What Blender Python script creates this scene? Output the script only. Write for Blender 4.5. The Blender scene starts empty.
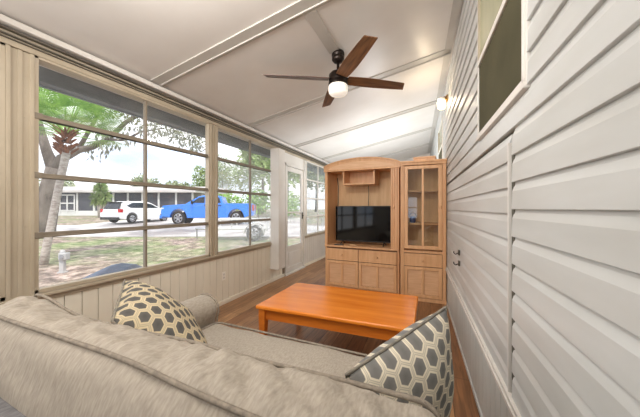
import bpy, math, random
from mathutils import Vector, Matrix, noise
random.seed(7)
SC = bpy.context.scene
COL = SC.collection
PI = math.pi
H = 1.35                       # eye height
F = 275.0
PSI = math.radians(21.8)
SP, CP = math.sin(PSI), math.cos(PSI)
def ceil_z(x): return 3.19 + .2*x
def ground_z(t):
    if t < 8: return -.03
    if t < 20: return -.03 + .34*(t-8)/12
    if t < 36: return .31 + .036*(t-20)
    return .31+.036*16
def site(u, t, z=None, v=None):
    """point of the plot: bearing u, distance t along the view axis; on the ground unless told"""
    r = (u-320)/F*t
    x = r*CP - t*SP; y = r*SP + t*CP
    if v is not None: z = H + (208.3-v)/F*t
    if z is None: z = ground_z(t)
    return Vector((x, y, z))

# ------------------------------------------------------------------ materials
def nt(name):
    m = bpy.data.materials.new(name); m.use_nodes = True
    n = m.node_tree; b = n.nodes['Principled BSDF']
    return m, n, b
def lin(c): return tuple((x/12.92 if x <= .04045 else ((x+.055)/1.055)**2.4) for x in [k/255 for k in c]) + (1,)
def mat(name, c, rough=.6, c2=None, scale=6, stretch=(1,1,1), bump=0, bscale=None, metal=0, emit=None, estr=0, detail=4, spec=None, contrast=(.3,.7)):
    m, n, b = nt(name)
    b.inputs['Roughness'].default_value = rough; b.inputs['Metallic'].default_value = metal
    b.inputs['Base Color'].default_value = lin(c)
    if spec is not None: b.inputs['Specular IOR Level'].default_value = spec
    tc = n.nodes.new('ShaderNodeTexCoord'); mp = n.nodes.new('ShaderNodeMapping')
    mp.inputs['Scale'].default_value = stretch
    n.links.new(tc.outputs['Object'], mp.inputs['Vector'])
    if c2:
        tx = n.nodes.new('ShaderNodeTexNoise'); tx.inputs['Scale'].default_value = scale; tx.inputs['Detail'].default_value = detail
        n.links.new(mp.outputs['Vector'], tx.inputs['Vector'])
        cr = n.nodes.new('ShaderNodeValToRGB'); cr.color_ramp.elements[0].color = lin(c); cr.color_ramp.elements[1].color = lin(c2)
        cr.color_ramp.elements[0].position = contrast[0]; cr.color_ramp.elements[1].position = contrast[1]
        n.links.new(tx.outputs['Fac'], cr.inputs['Fac']); n.links.new(cr.outputs['Color'], b.inputs['Base Color'])
    if bump:
        t2 = n.nodes.new('ShaderNodeTexNoise'); t2.inputs['Scale'].default_value = bscale or scale; t2.inputs['Detail'].default_value = 3
        n.links.new(mp.outputs['Vector'], t2.inputs['Vector'])
        bp = n.nodes.new('ShaderNodeBump'); bp.inputs['Strength'].default_value = bump; bp.inputs['Distance'].default_value = .01
        n.links.new(t2.outputs['Fac'], bp.inputs['Height']); n.links.new(bp.outputs['Normal'], b.inputs['Normal'])
    if emit:
        b.inputs['Emission Color'].default_value = lin(emit); b.inputs['Emission Strength'].default_value = estr
    return m
def glass(name, tint=(255,255,255), haze=0.0, hazecol=(235,235,232), gloss=.06):
    m = bpy.data.materials.new(name); m.use_nodes = True; n = m.node_tree; n.nodes.clear()
    out = n.nodes.new('ShaderNodeOutputMaterial'); tr = n.nodes.new('ShaderNodeBsdfTransparent'); gl = n.nodes.new('ShaderNodeBsdfGlossy')
    tr.inputs['Color'].default_value = lin(tint); gl.inputs['Roughness'].default_value = .02
    mx = n.nodes.new('ShaderNodeMixShader'); mx.inputs[0].default_value = gloss
    n.links.new(tr.outputs[0], mx.inputs[1]); n.links.new(gl.outputs[0], mx.inputs[2])
    last = mx
    if haze:
        df = n.nodes.new('ShaderNodeBsdfTranslucent'); df.inputs['Color'].default_value = lin(hazecol)
        nz = n.nodes.new('ShaderNodeTexNoise'); nz.inputs['Scale'].default_value = 2.2
        tc = n.nodes.new('ShaderNodeTexCoord'); n.links.new(tc.outputs['Object'], nz.inputs['Vector'])
        ma = n.nodes.new('ShaderNodeMath'); ma.operation = 'MULTIPLY'; ma.inputs[1].default_value = haze*2
        n.links.new(nz.outputs['Fac'], ma.inputs[0])
        m2 = n.nodes.new('ShaderNodeMixShader'); n.links.new(ma.outputs[0], m2.inputs[0])
        n.links.new(mx.outputs[0], m2.inputs[1]); n.links.new(df.outputs[0], m2.inputs[2]); last = m2
    n.links.new(last.outputs[0], out.inputs['Surface'])
    return m
def hexmat(name, dark, dark2, line, gap):
    m, n, b = nt(name); b.inputs['Roughness'].default_value = .85
    N = n.nodes.new; L = n.links.new
    def vm(op, a, bb=None):
        k = N('ShaderNodeVectorMath'); k.operation = op
        for i, q in enumerate((a, bb)):
            if q is None: continue
            if isinstance(q, tuple): k.inputs[i].default_value = q
            else: L(q, k.inputs[i])
        return k
    def mt(op, a, bb):
        k = N('ShaderNodeMath'); k.operation = op
        for i, q in enumerate((a, bb)):
            if isinstance(q, (int, float)): k.inputs[i].default_value = q
            else: L(q, k.inputs[i])
        return k.outputs[0]
    uv = N('ShaderNodeUVMap'); p = vm('MULTIPLY', uv.outputs[0], (8.0, 8.0, 0)).outputs[0]
    p = vm('ADD', p, (20., 20*1.7320508, 0)).outputs[0]
    r = (1, 1.7320508, 1); h = (.5, .8660254, .5)
    def cell(q):
        k = vm('MODULO', q, r).outputs[0]; k = vm('SUBTRACT', k, h).outputs[0]
        return vm('MULTIPLY', k, (1, 1, 0)).outputs[0]
    def hd(g):
        a = vm('ABSOLUTE', g).outputs[0]
        d = vm('DOT_PRODUCT', a, (.5, .8660254, 0)).outputs['Value']
        sx = N('ShaderNodeSeparateXYZ'); L(a, sx.inputs[0])
        return mt('MAXIMUM', d, sx.outputs[0])
    a = hd(cell(p)); c = hd(cell(vm('SUBTRACT', p, h).outputs[0]))
    d = mt('MINIMUM', a, c)
    cr = N('ShaderNodeValToRGB'); cr.color_ramp.interpolation = 'LINEAR'; e = cr.color_ramp.elements
    e[0].position = 0; e[0].color = lin(dark); e[1].position = .335; e[1].color = lin(dark2)
    for pos, col in ((.365, line), (.43, line), (.455, gap), (.5, line)):
        k = e.new(pos); k.color = lin(col)
    L(d, cr.inputs[0]); L(cr.outputs[0], b.inputs['Base Color'])
    tc = N('ShaderNodeTexCoord'); nz = N('ShaderNodeTexNoise'); nz.inputs['Scale'].default_value = 260; L(tc.outputs['Object'], nz.inputs['Vector'])
    bp = N('ShaderNodeBump'); bp.inputs['Strength'].default_value = .25; bp.inputs['Distance'].default_value = .004
    L(nz.outputs[0], bp.inputs['Height']); L(bp.outputs[0], b.inputs['Normal'])
    return m
def floormat():
    m, n, b = nt('wood_plank_floor'); N = n.nodes.new; L = n.links.new
    tc = N('ShaderNodeTexCoord'); mp = N('ShaderNodeMapping'); mp.inputs['Rotation'].default_value = (0, 0, PI/2)
    L(tc.outputs['Object'], mp.inputs[0])
    br = N('ShaderNodeTexBrick'); br.inputs['Scale'].default_value = 1; br.inputs['Brick Width'].default_value = 1.22; br.inputs['Row Height'].default_value = .15
    br.inputs['Mortar Size'].default_value = .002; br.inputs['Color1'].default_value = lin((180,138,98)); br.inputs['Color2'].default_value = lin((140,96,62)); br.inputs['Mortar'].default_value = lin((62,42,30))
    br.offset = .37; L(mp.outputs[0], br.inputs[0])
    m2 = N('ShaderNodeMapping'); m2.inputs['Scale'].default_value = (14, 1.2, 1); L(tc.outputs['Object'], m2.inputs[0])
    nz = N('ShaderNodeTexNoise'); nz.inputs['Scale'].default_value = 2.4; nz.inputs['Detail'].default_value = 6; nz.inputs['Distortion'].default_value = .8; L(m2.outputs[0], nz.inputs[0])
    cr = N('ShaderNodeValToRGB'); cr.color_ramp.elements[0].position = .35; cr.color_ramp.elements[1].position = .68
    cr.color_ramp.elements[0].color = (.5, .47, .44, 1); cr.color_ramp.elements[1].color = (1.15, 1.12, 1.1, 1); L(nz.outputs[0], cr.inputs[0])
    mx = N('ShaderNodeMix'); mx.data_type = 'RGBA'; mx.blend_type = 'MULTIPLY'; mx.inputs[0].default_value = .8
    L(br.outputs[0], mx.inputs[6]); L(cr.outputs[0], mx.inputs[7]); L(mx.outputs[2], b.inputs['Base Color'])
    b.inputs['Roughness'].default_value = .38
    return m
def groundmat():
    m, n, b = nt('leafy_ground'); N = n.nodes.new; L = n.links.new
    at = N('ShaderNodeAttribute'); at.attribute_name = 'zone'
    tc = N('ShaderNodeTexCoord')
    n1 = N('ShaderNodeTexNoise'); n1.inputs['Scale'].default_value = 3.2; n1.inputs['Detail'].default_value = 8; n1.inputs['Roughness'].default_value = .75; L(tc.outputs['Object'], n1.inputs[0])
    lit = N('ShaderNodeValToRGB'); e = lit.color_ramp.elements
    e[0].position = .36; e[0].color = lin((82,68,64)); e[1].position = .62; e[1].color = lin((210,190,180)); k = e.new(.5); k.color = lin((150,130,122)); L(n1.outputs[0], lit.inputs[0])
    gr = N('ShaderNodeValToRGB'); e = gr.color_ramp.elements
    e[0].position = .36; e[0].color = lin((82,100,56)); e[1].position = .64; e[1].color = lin((172,176,138)); k = e.new(.5); k.color = lin((130,142,96)); L(n1.outputs[0], gr.inputs[0])
    mx = N('ShaderNodeMix'); mx.data_type = 'RGBA'; L(lit.outputs[0], mx.inputs[6]); L(gr.outputs[0], mx.inputs[7])
    n2 = N('ShaderNodeTexNoise'); n2.inputs['Scale'].default_value = .7; n2.inputs['Detail'].default_value = 4; L(tc.outputs['Object'], n2.inputs[0])
    ad = N('ShaderNodeMath'); ad.operation = 'MULTIPLY'; L(at.outputs['Fac'], ad.inputs[0])
    r2 = N('ShaderNodeMapRange'); r2.inputs[1].default_value = .35; r2.inputs[2].default_value = .6; L(n2.outputs[0], r2.inputs[0]); L(r2.outputs[0], ad.inputs[1])
    L(ad.outputs[0], mx.inputs[0]); L(mx.outputs[2], b.inputs['Base Color']); b.inputs['Roughness'].default_value = .95
    return m

M = {}
M['siding'] = mat('painted_siding', (206,207,205), .42, (190,190,186), 1.2, (1,1,5), detail=5)
M['siding_dark'] = mat('siding_shadow_gap', (96,92,80), .8, (70,66,58), 4)
M['skirt'] = mat('skirt_panel', (206,208,204), .5, (190,191,186), 2.5, (1,1,.4))
M['ceil'] = mat('ceiling_panel_paint', (228,223,217), .36, (219,213,206), 2.0, bump=.05, bscale=60)
M['batten'] = mat('ceiling_batten_paint', (196,191,183), .4, (186,180,172), 3)
M['white'] = mat('white_trim_paint', (222,217,210), .45, (212,206,198), 3)
M['cream'] = mat('cream_plank_paint', (240,234,218), .55, (231,223,205), 3, (1,1,.3))
M['cream_groove'] = mat('plank_groove_shadow', (120,108,90), .8, (108,96,80), 4)
M['tan'] = mat('tan_aluminium_frame', (188,175,154), .45, (174,160,138), 3)
M['backlit_taupe'] = mat('backlit_sash_rail', (140,129,113), .42, (126,115,100), 4)  # darker than the frame: backlit shade put into the rail colour
M['track'] = mat('grey_track_metal', (120,114,104), .4, (100,94,86), 5, metal=.4)
M['glass'] = glass('window_vinyl', haze=.028, gloss=.03)
M['glass_hazy'] = glass('window_vinyl_hazy', haze=.22, gloss=.05)  # cloudy vinyl plus reflection haze, put in as a translucent white tint
M['glass_far'] = glass('window_vinyl_frosted', haze=.27, hazecol=(214,220,222), gloss=.05)
M['cab_glass'] = glass('cabinet_glass', (250,250,246), gloss=.11)
M['screen'] = mat('dark_window_screen', (86,82,62), .85, (72,69,52), 2.5, spec=.15, bump=.1, bscale=300)
M['blind_reflection'] = mat('window_glass_blind_reflection', (176,176,142), .12, (150,150,118), 1.2, (1,4,1))  # pale green of a reflected blind painted into the pane
M['floor'] = floormat()
M['ground'] = groundmat()
M['road'] = mat('street_asphalt', (222,218,216), .9, (158,152,152), .35, (1,1,1), detail=6, contrast=(.42,.6))
M['fabric'] = mat('greige_sofa_fabric', (180,169,154), .92, (148,138,125), 150, (1,.3,.22), bump=.10, bscale=160, detail=5, contrast=(.25,.75))
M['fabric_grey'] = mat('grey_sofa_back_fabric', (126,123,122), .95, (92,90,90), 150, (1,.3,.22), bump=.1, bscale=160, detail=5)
M['welt'] = mat('sofa_piping_fabric', (158,146,130), .9, (122,112,100), 60, bump=.3, bscale=300)
M['hex_warm'] = hexmat('hexagon_print_warm', (74,71,68), (90,86,80), (198,180,146), (152,142,120))
M['hex_cool'] = hexmat('hexagon_print_cool', (108,106,102), (124,121,116), (224,213,190), (172,164,148))
M['pil_edge'] = mat('pillow_seam_cloth', (150,140,122), .9, (110,106,100), 40)
M['honey'] = mat('honey_orange_wood', (240,146,52), .24, (216,114,30), 2.2, (.7,5,5), detail=6)
M['honey_dark'] = mat('orange_wood_apron', (222,128,44), .35, (190,98,28), 3.0, (.7,6,6), detail=6)
M['oak'] = mat('light_oak_veneer', (226,178,132), .42, (209,157,110), 3, (8,8,1), detail=6)
M['oak_pale'] = mat('pale_oak_tambour', (232,190,150), .5, (217,172,130), 5, (1,1,10), detail=6)
M['oak_back'] = mat('oak_back_panel', (232,194,148), .6, (218,176,130), 3, (8,8,1))
M['seam'] = mat('shadowed_oak_seam', (120,82,50), .7, (100,66,40), 6)
M['black'] = mat('black_plastic', (22,22,24), .35, (30,30,32), 5)
M['tvscreen'] = mat('television_glass', (8,9,11), .06, (10,11,13), 2)
M['bronze'] = mat('dark_bronze_metal', (48,38,32), .35, (36,28,24), 6, metal=.6)
M['walnut'] = mat('walnut_blade_wood', (140,94,56), .6, (78,50,30), 3.2, (1.2,14,14), detail=8)
M['walnut_u'] = mat('walnut_blade_grey', (120,96,84), .45, (92,70,60), 3.2, (1.2,14,14), detail=8)
M['opal'] = mat('opal_lamp_glass', (250,246,238), .25, (244,240,232), 3, emit=(255,246,232), estr=.45)
M['bulb'] = mat('glowing_jar_glass', (255,240,214), .2, (255,236,205), 3, emit=(255,226,178), estr=9)
M['brass'] = mat('aged_brass', (150,112,60), .35, (120,88,44), 6, metal=.8)
M['almond'] = mat('almond_plastic', (252,248,238), .4, (246,240,228), 5)
M['gutter'] = mat('weathered_blue_grey_eave', (150,160,166), .6, (112,120,126), 5, (1,.3,1))
M['bark'] = mat('oak_bark', (136,126,118), .95, (70,62,56), 3, (1,1,.5), bump=.6, bscale=8)
M['palmbark'] = mat('palm_trunk_bark', (206,198,190), .95, (150,140,132), 9, (1,1,3), bump=.4)
M['boot'] = mat('palm_boot_fibre', (150,98,72), .95, (90,60,48), 12)
M['frond'] = mat('palm_frond_green', (178,214,112), .5, (92,144,62), 6)
M['leaf'] = mat('oak_leaf_green', (138,142,106), .6, (98,102,72), 2)
M['leaf2'] = mat('sunlit_leaf_green', (172,190,130), .6, (110,136,80), 1)
M['leaf3'] = mat('pale_leaf_green', (186,192,160), .6, (134,150,112), 1)
M['moss'] = mat('hanging_moss', (176,176,166), .9, (128,132,120), 2)
M['housewhite'] = mat('white_house_paint', (226,226,224), .7, (210,210,210), 1)
M['roof'] = mat('pale_metal_roof', (208,204,202), .6, (186,182,180), .6)
M['hscreen'] = mat('dark_porch_screen', (62,64,74), .5, (86,88,96), .8)
M['carwhite'] = mat('white_car_paint', (240,240,240), .2, (234,234,236), 1)
M['carblue'] = mat('bright_blue_car_paint', (64,134,232), .22, (54,122,218), 1)
M['carglass'] = mat('dark_car_glass', (34,40,50), .08, (44,52,62), 1)
M['tyre'] = mat('tyre_rubber', (34,34,36), .85, (46,46,48), 8)
M['rim'] = mat('alloy_rim', (176,178,184), .3, (150,152,158), 4, metal=.7)
M['red'] = mat('red_tail_lamp', (196,24,30), .25, (170,16,22), 3)
M['headlamp'] = mat('clear_head_lamp', (226,232,238), .15, (204,212,220), 3)
M['chrome'] = mat('bright_chrome', (210,212,216), .18, (190,192,196), 3, metal=.9)
M['postwhite'] = mat('utility_box_grey', (196,196,196), .6, (176,176,176), 4)
M['tarp'] = mat('blue_grey_tarp', (104,120,140), .5, (74,88,108), 4, bump=.5, bscale=9)
M['bluecloth'] = mat('blue_ornament_glaze', (52,84,160), .3, (40,66,132), 8)

# ------------------------------------------------------------------ mesh builder
class MB:
    def __init__(s): s.v = []; s.f = []; s.mi = []; s.uv = None
    def add(s, vs, fs, mi=0):
        o = len(s.v); s.v += [tuple(p) for p in vs]
        for f in fs: s.f.append(tuple(o+i for i in f)); s.mi.append(mi)
        return s
    def box(s, x0, x1, y0, y1, z0, z1, mi=0, T=None):
        vs = [Vector((x, y, z)) for z in (z0, z1) for y in (y0, y1) for x in (x0, x1)]
        if T: vs = [T @ p for p in vs]
        return s.add(vs, [(0,2,3,1),(4,5,7,6),(0,1,5,4),(2,6,7,3),(0,4,6,2),(1,3,7,5)], mi)
    def prism(s, poly, axis, a, b, mi=0, inset=None):
        """poly of 2D points, extruded along axis from a to b"""
        def P(p, t):
            return {'x': (t, p[0], p[1]), 'y': (p[0], t, p[1]), 'z': (p[0], p[1], t)}[axis]
        n = len(poly); vs = [P(p, a) for p in poly] + [P(p, b) for p in poly]
        fs = [tuple(range(n))[::-1], tuple(range(n, 2*n))] + [(i, (i+1) % n, n+(i+1) % n, n+i) for i in range(n)]
        return s.add(vs, fs, mi)
    def lathe(s, prof, c=(0,0,0), seg=24, mi=0, axis='z'):
        vs = []; fs = []
        for (r, z) in prof:
            for k in range(seg):
                a = 2*PI*k/seg
                q = (r*math.cos(a), r*math.sin(a), z)
                if axis == 'y': q = (q[0], q[2], q[1])
                if axis == 'x': q = (q[2], q[0], q[1])
                vs.append((c[0]+q[0], c[1]+q[1], c[2]+q[2]))
        for j in range(len(prof)-1):
            for k in range(seg):
                k2 = (k+1) % seg
                fs.append((j*seg+k, j*seg+k2, (j+1)*seg+k2, (j+1)*seg+k))
        fs.append(tuple(range(seg))[::-1]); fs.append(tuple((len(prof)-1)*seg+k for k in range(seg)))
        return s.add(vs, fs, mi)
    def tube(s, pts, r, seg=8, mi=0, closed=False):
        pts = [Vector(p) for p in pts]; n = len(pts); vs = []; fs = []
        rs = r if isinstance(r, (list, tuple)) else [r]*n
        for i, p in enumerate(pts):
            if closed: d = pts[(i+1) % n]-pts[i-1]
            else: d = pts[min(i+1, n-1)]-pts[max(i-1, 0)]
            d.normalize(); up = Vector((0,0,1)) if abs(d.z) < .9 else Vector((1,0,0))
            a = d.cross(up).normalized(); b = d.cross(a)
            for k in range(seg):
                t = 2*PI*k/seg; vs.append(p + a*rs[i]*math.cos(t) + b*rs[i]*math.sin(t))
        m = n if closed else n-1
        for i in range(m):
            j = (i+1) % n
            for k in range(seg):
                k2 = (k+1) % seg; fs.append((i*seg+k, i*seg+k2, j*seg+k2, j*seg+k))
        if not closed: fs.append(tuple(range(seg))[::-1]); fs.append(tuple((n-1)*seg+k for k in range(seg)))
        return s.add(vs, fs, mi)
    def rbox(s, c, size, r, n=10, fn=None, mi=0):
        """rounded box from a subdivided cube; fn displaces a point"""
        idx = {}; vs = []; fs = []
        h = [q/2 for q in size]
        seg = [max(3, int(n*q/max(size))+2) for q in size]
        def coord(k, ax):
            t = -1 + 2*k/seg[ax]
            return t*h[ax]
        def key(i, j, k):
            if (i, j, k) in idx: return idx[(i, j, k)]
            p = Vector((coord(i,0), coord(j,1), coord(k,2)))
            q = Vector([max(-h[a]+r, min(h[a]-r, p[a])) for a in range(3)])
            d = p-q
            # map cube-corner offsets onto a sphere of radius r
            if d.length > 1e-9:
                mx = max(abs(d.x), abs(d.y), abs(d.z)); p = q + d.normalized()*mx
            if fn: p = fn(p, h)
            idx[(i, j, k)] = len(vs); vs.append(p + Vector(c)); return len(vs)-1
        X, Y, Z = seg
        for i in range(X):
            for j in range(Y):
                fs.append((key(i,j,0), key(i,j+1,0), key(i+1,j+1,0), key(i+1,j,0)))
                fs.append((key(i,j,Z), key(i+1,j,Z), key(i+1,j+1,Z), key(i,j+1,Z)))
        for i in range(X):
            for k in range(Z):
                fs.append((key(i,0,k), key(i+1,0,k), key(i+1,0,k+1), key(i,0,k+1)))
                fs.append((key(i,Y,k), key(i,Y,k+1), key(i+1,Y,k+1), key(i+1,Y,k)))
        for j in range(Y):
            for k in range(Z):
                fs.append((key(0,j,k), key(0,j,k+1), key(0,j+1,k+1), key(0,j+1,k)))
                fs.append((key(X,j,k), key(X,j+1,k), key(X,j+1,k+1), key(X,j,k+1)))
        return s.add(vs, fs, mi)
    def build(s, name, m, parent=None, smooth=False, bevel=0, loc=None, rotz=None, T=None, seg=2, sub=0):
        me = bpy.data.meshes.new(name)
        vs = [T @ Vector(p) for p in s.v] if T else s.v
        me.from_pydata([tuple(p) for p in vs], [], s.f)
        for q in (m if isinstance(m, (list, tuple)) else [m]): me.materials.append(q)
        for p, i in zip(me.polygons, s.mi): p.material_index = i; p.use_smooth = smooth
        if s.uv:
            ul = me.uv_layers.new(name='UVMap')
            for l in me.loops: ul.data[l.index].uv = s.uv[l.vertex_index]
        me.update()
        o = bpy.data.objects.new(name, me); COL.objects.link(o)
        if parent: o.parent = parent
        if loc is not None: o.location = loc
        if rotz is not None: o.rotation_euler = (0, 0, rotz)
        if bevel:
            b = o.modifiers.new('bevel', 'BEVEL'); b.width = bevel; b.segments = seg; b.limit_method = 'ANGLE'; b.angle_limit = math.radians(40)
        if sub:
            q = o.modifiers.new('subdivision', 'SUBSURF'); q.levels = sub; q.render_levels = sub
        return o
def tag(o, label=None, cat=None, group=None, kind=None):
    if label: o['label'] = label
    if cat: o['category'] = cat
    if group: o['group'] = group
    if kind: o['kind'] = kind
    return o
def empty(name, loc=(0,0,0), rotz=0, label=None, cat=None, group=None, kind=None):
    o = bpy.data.objects.new(name, None); COL.objects.link(o); o.location = loc; o.rotation_euler = (0,0,rotz); o.empty_display_size = .1
    return tag(o, label, cat, group, kind)
def struct(o): o['kind'] = 'structure'; return o

# ------------------------------------------------------------------ room shell
XL = -2.7
struct(MB().box(-2.82, .46, -.9, 9.9, -.12, 0).build('floor', M['floor']))
cl = MB(); cl.prism([(-3.12, ceil_z(-3.12)), (.5, ceil_z(.5)), (.5, ceil_z(.5)+.09), (-3.12, ceil_z(-3.12)+.09)], 'y', -.95, 9.95)
struct(cl.build('ceiling', M['ceil']))
def on_ceiling(mb, x0, x1, y0, y1, th, drop=0):
    mb.prism([(x0, ceil_z(x0)-th-drop), (x1, ceil_z(x1)-th-drop), (x1, ceil_z(x1)-drop), (x0, ceil_z(x0)-drop)], 'y', y0, y1); return mb
tn = 1
for yb in (.45, 2.03, 3.62, 5.2, 6.78, 8.35):
    x1 = .40-.0388*yb-.03
    b = MB(); on_ceiling(b, XL+.06, x1, yb-.075, yb+.075, .012); on_ceiling(b, XL+.06, x1, yb+.03, yb+.045, .022)
    struct(b.build('trim_%d' % tn, M['batten'], bevel=.003)); tn += 1
w = MB(); on_ceiling(w, -.985, -.880, 2.1, 2.74, .014)
struct(w.build('trim_%d' % tn, M['batten'], bevel=.003)); tn += 1

# --- right wall, in a frame of its own that follows the wall
RW = Matrix.Translation((.40, 0, 0)) @ Matrix.Rotation(math.atan(.0388), 4, 'Z')
PITCH = .1185; Z0 = .516
WIN = [(1.27, 2.13, 1.83, 2.80), (5.0, 5.95, 1.95, 2.86)]
JY = 1.465
def courses(mb, ya, yb, z_lo, z_hi, shift=0, extra=0):
    k = 0; z = Z0 + shift
    while z < z_hi:
        zt = min(z+PITCH, z_hi)
        spans = [(ya, yb)]
        for (a, b, c, d) in WIN:
            if zt > c and z < d:
                ns = []
                for (p, q) in spans:
                    if b <= p or a >= q: ns.append((p, q)); continue
                    if p < a: ns.append((p, a-.004))
                    if q > b: ns.append((b+.004, q))
                spans = ns
        for (p, q) in spans:
            if z >= z_lo-.001:
                # dutch-lap profile: butt edge stands proud, face leans back, small cove at the top
                pr = [(.012, z), (-.010, z), (-.0125, z+.002), (-.0125, z+.005), (-.0105, z+PITCH*.68), (-.0015, z+PITCH*.90), (.0, z+PITCH+.001), (.012, z+PITCH+.001)]
                mb.prism(pr, 'y', p, q)
        z += PITCH
sd = MB(); courses(sd, -.9, JY-.034, .45, 1.60); courses(sd, JY+.004, 9.9, .45, 1.60, shift=-.018); sd.box(-.004, .012, JY-.04, JY, .5, 1.63, mi=1); 
sd2 = MB(); courses(sd, -.9, 9.9, 1.60, 3.32)
# wall core behind the boards, with window openings left as recesses
sd.box(.011, .09, -.9, 9.9, 0, 3.4, mi=1)
struct(sd.build('wall_right', [M['siding'], M['siding_dark']], T=RW))
struct(MB().box(-.017, .004, JY-.003, JY+.010, .50, 1.645).build('trim_%d' % tn, M['white'], T=RW, bevel=.002)); tn += 1
sk = MB()
y = -.88
while y < 9.8:
    sk.box(-.010, .006, y, y+.098, .0, .485); sk.box(-.004, .006, y+.098, y+.104, 0, .485); y += .104
sk.box(-.020, -.008, -.88, 9.8, 0, .03)
struct(sk.build('baseboard_right', M['skirt'], T=RW, bevel=.002))
t = MB(); t.box(-.034, .006, -.88, 9.8, .485, .505); t.box(-.027, .006, -.88, 9.8, .505, .525); t.box(-.016, .0, -.88, 9.8, .470, .485)
struct(t.build('trim_%d' % tn, M['white'], T=RW, bevel=.002)); tn += 1
b = MB()
for z in (.01,): pass
cv = MB(); 
cv.prism([(.30, ceil_z(.30)-.06), (.42, ceil_z(.42)-.07), (.42, ceil_z(.42)-.005), (.30, ceil_z(.30)-.005)], 'y', -.9, 9.8)
TT = Matrix.Translation((-.02, 0, -.0)) @ Matrix.Translation((.40,0,0)) @ Matrix.Rotation(math.atan(.0388), 4, 'Z') @ Matrix.Translation((-.40,0,0))
shade_strip = MB()
for (y0, y1) in ((-.9, 9.8),):
    vs = []
    for yy in (y0, y1):
        xw = .40-.0388*yy
        for (dx, dz) in ((-.10, -.012), (-.02, -.012), (-.02, 0.02), (-.10, 0.02)):
            vs.append((xw+dx, yy, ceil_z(xw+dx)+dz))
    shade_strip.add(vs, [(3,2,1,0),(4,5,6,7),(0,1,5,4),(1,2,6,5),(2,3,7,6),(3,0,4,7)])
struct(shade_strip.build('trim_%d' % tn, M['batten'])); tn += 1  # darker strip modelled for the shading along the wall top

def wall_window(name, a, b, c, d, rail):
    r = struct(empty(name)); fr = MB(); w = .020
    for (p, q, s, e) in ((a, a+w, c, d), (b-w, b, c, d), (a, b, c, c+w), (a, b, d-w, d)):
        fr.box(-.020, .010, p, q, s, e)
    # stepped outer flange and sloping sill
    fr.box(-.0145, .010, a-.018, a+.004, c-.014, d+.014); fr.box(-.0145, .010, b-.004, b+.018, c-.014, d+.014)
    fr.box(-.024, .010, a-.014, b+.014, c-.022, c+.004)
    f = fr.build('frame', M['white'], r, T=RW, bevel=.003)
    MB().box(-.022, .008, a+w, b-w, rail-.018, rail+.018).build('meeting_rail', M['white'], r, T=RW, bevel=.003)
    MB().box(-.012, .009, a+w, b-w, c+w, rail-.018).build('screen', M['screen'], r, T=RW)
    MB().box(-.008, .009, a+w, b-w, rail+.018, d-w).build('pane', M['blind_reflection'], r, T=RW)
    i = MB()
    i.box(-.020, .008, a+w, a+w+.012, rail+.018, d-w); i.box(-.020, .008, b-w-.012, b-w, rail+.018, d-w)
    i.build('sash', M['tan'], r, T=RW)
wall_window('window_1', *WIN[0], 2.315)
wall_window('window_2', *WIN[1], 2.42)

# --- left wall: knee wall, header, posts
kn = MB(); y = -.88
while y < 9.75:
    if not (4.80 < y+.06 < 5.74): kn.box(XL-.03, XL, y, y+.113, 0, .70, mi=0 if y < 5 else 3)
    y += .12
kn.box(XL-.09, XL-.012, -.9, 4.83, 0, .70, mi=1); kn.box(XL-.09, XL-.012, 5.73, 9.8, 0, .70, mi=1)
kn.box(XL-.10, XL-.02, -.9, 9.8, 2.46, 2.66, mi=2)
struct(kn.build('wall_left', [M['cream'], M['cream_groove'], M['tan'], M['white']]))
def S(mb, m, bevel=.003):
    global tn
    o = struct(mb.build('trim_%d' % tn, m, bevel=bevel)); tn += 1; return o
sl = MB()
for (p, q) in ((-.9, 4.83), (5.73, 9.8)):
    sl.box(XL-.08, XL+.035, p, q, .695, .718); sl.box(XL-.07, XL+.012, p, q, .66, .695)
S(sl, M['tan'])
h = MB(); h.box(XL-.03, XL+.02, -.9, 9.8, 2.474, 2.50); h.box(XL-.02, XL+.012, -.9, 9.8, 2.50, 2.60)
S(h, M['tan'])
k = MB(); k.box(XL-.01, XL+.035, -.9, 9.8, 2.535, 2.545); k.box(XL-.01, XL+.045, -.9, 9.8, 2.568, 2.582); k.box(XL, XL+.028, -.9, 9.8, 2.515, 2.522)
S(k, M['track'])
S(MB().box(XL-.01, XL+.075, -.9, 9.8, 2.592, 2.636), M['white'], .006)
bb = MB(); bb.box(XL-.002, XL+.012, -.9, 4.83, 0, .06); bb.box(XL-.002, XL+.012, 5.73, 9.8, 0, .06)
struct(bb.build('baseboard_left', M['cream'], bevel=.003))
def post(y0, y1, m='tan'):
    p = MB(); p.box(XL-.07, XL+.006, y0, y1, .70, 2.47); 
    p.box(XL-.07, XL+.022, y0, y0+.022, .70, 2.47); p.box(XL-.07, XL+.022, y1-.022, y1, .70, 2.47)
    if y1-y0 > .1:
        ym = (y0+y1)/2; p.box(XL-.05, XL+.014, ym-.012, ym+.012, .70, 2.47)
    for z in (.95, 1.22, 1.6, 2.0, 2.3):
        p.lathe([(.005, 0), (.005, .006)], (XL+.006, (y0+y1)/2+.028, z), 8, axis='x')
    S(p, M[m], .002)
post(.945, 1.09); post(2.83, 2.945); post(4.52, 4.83, 'white'); post(5.73, 5.87, 'white'); post(7.42, 7.56, 'white'); post(9.1, 9.8, 'white')
wn = 3
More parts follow.
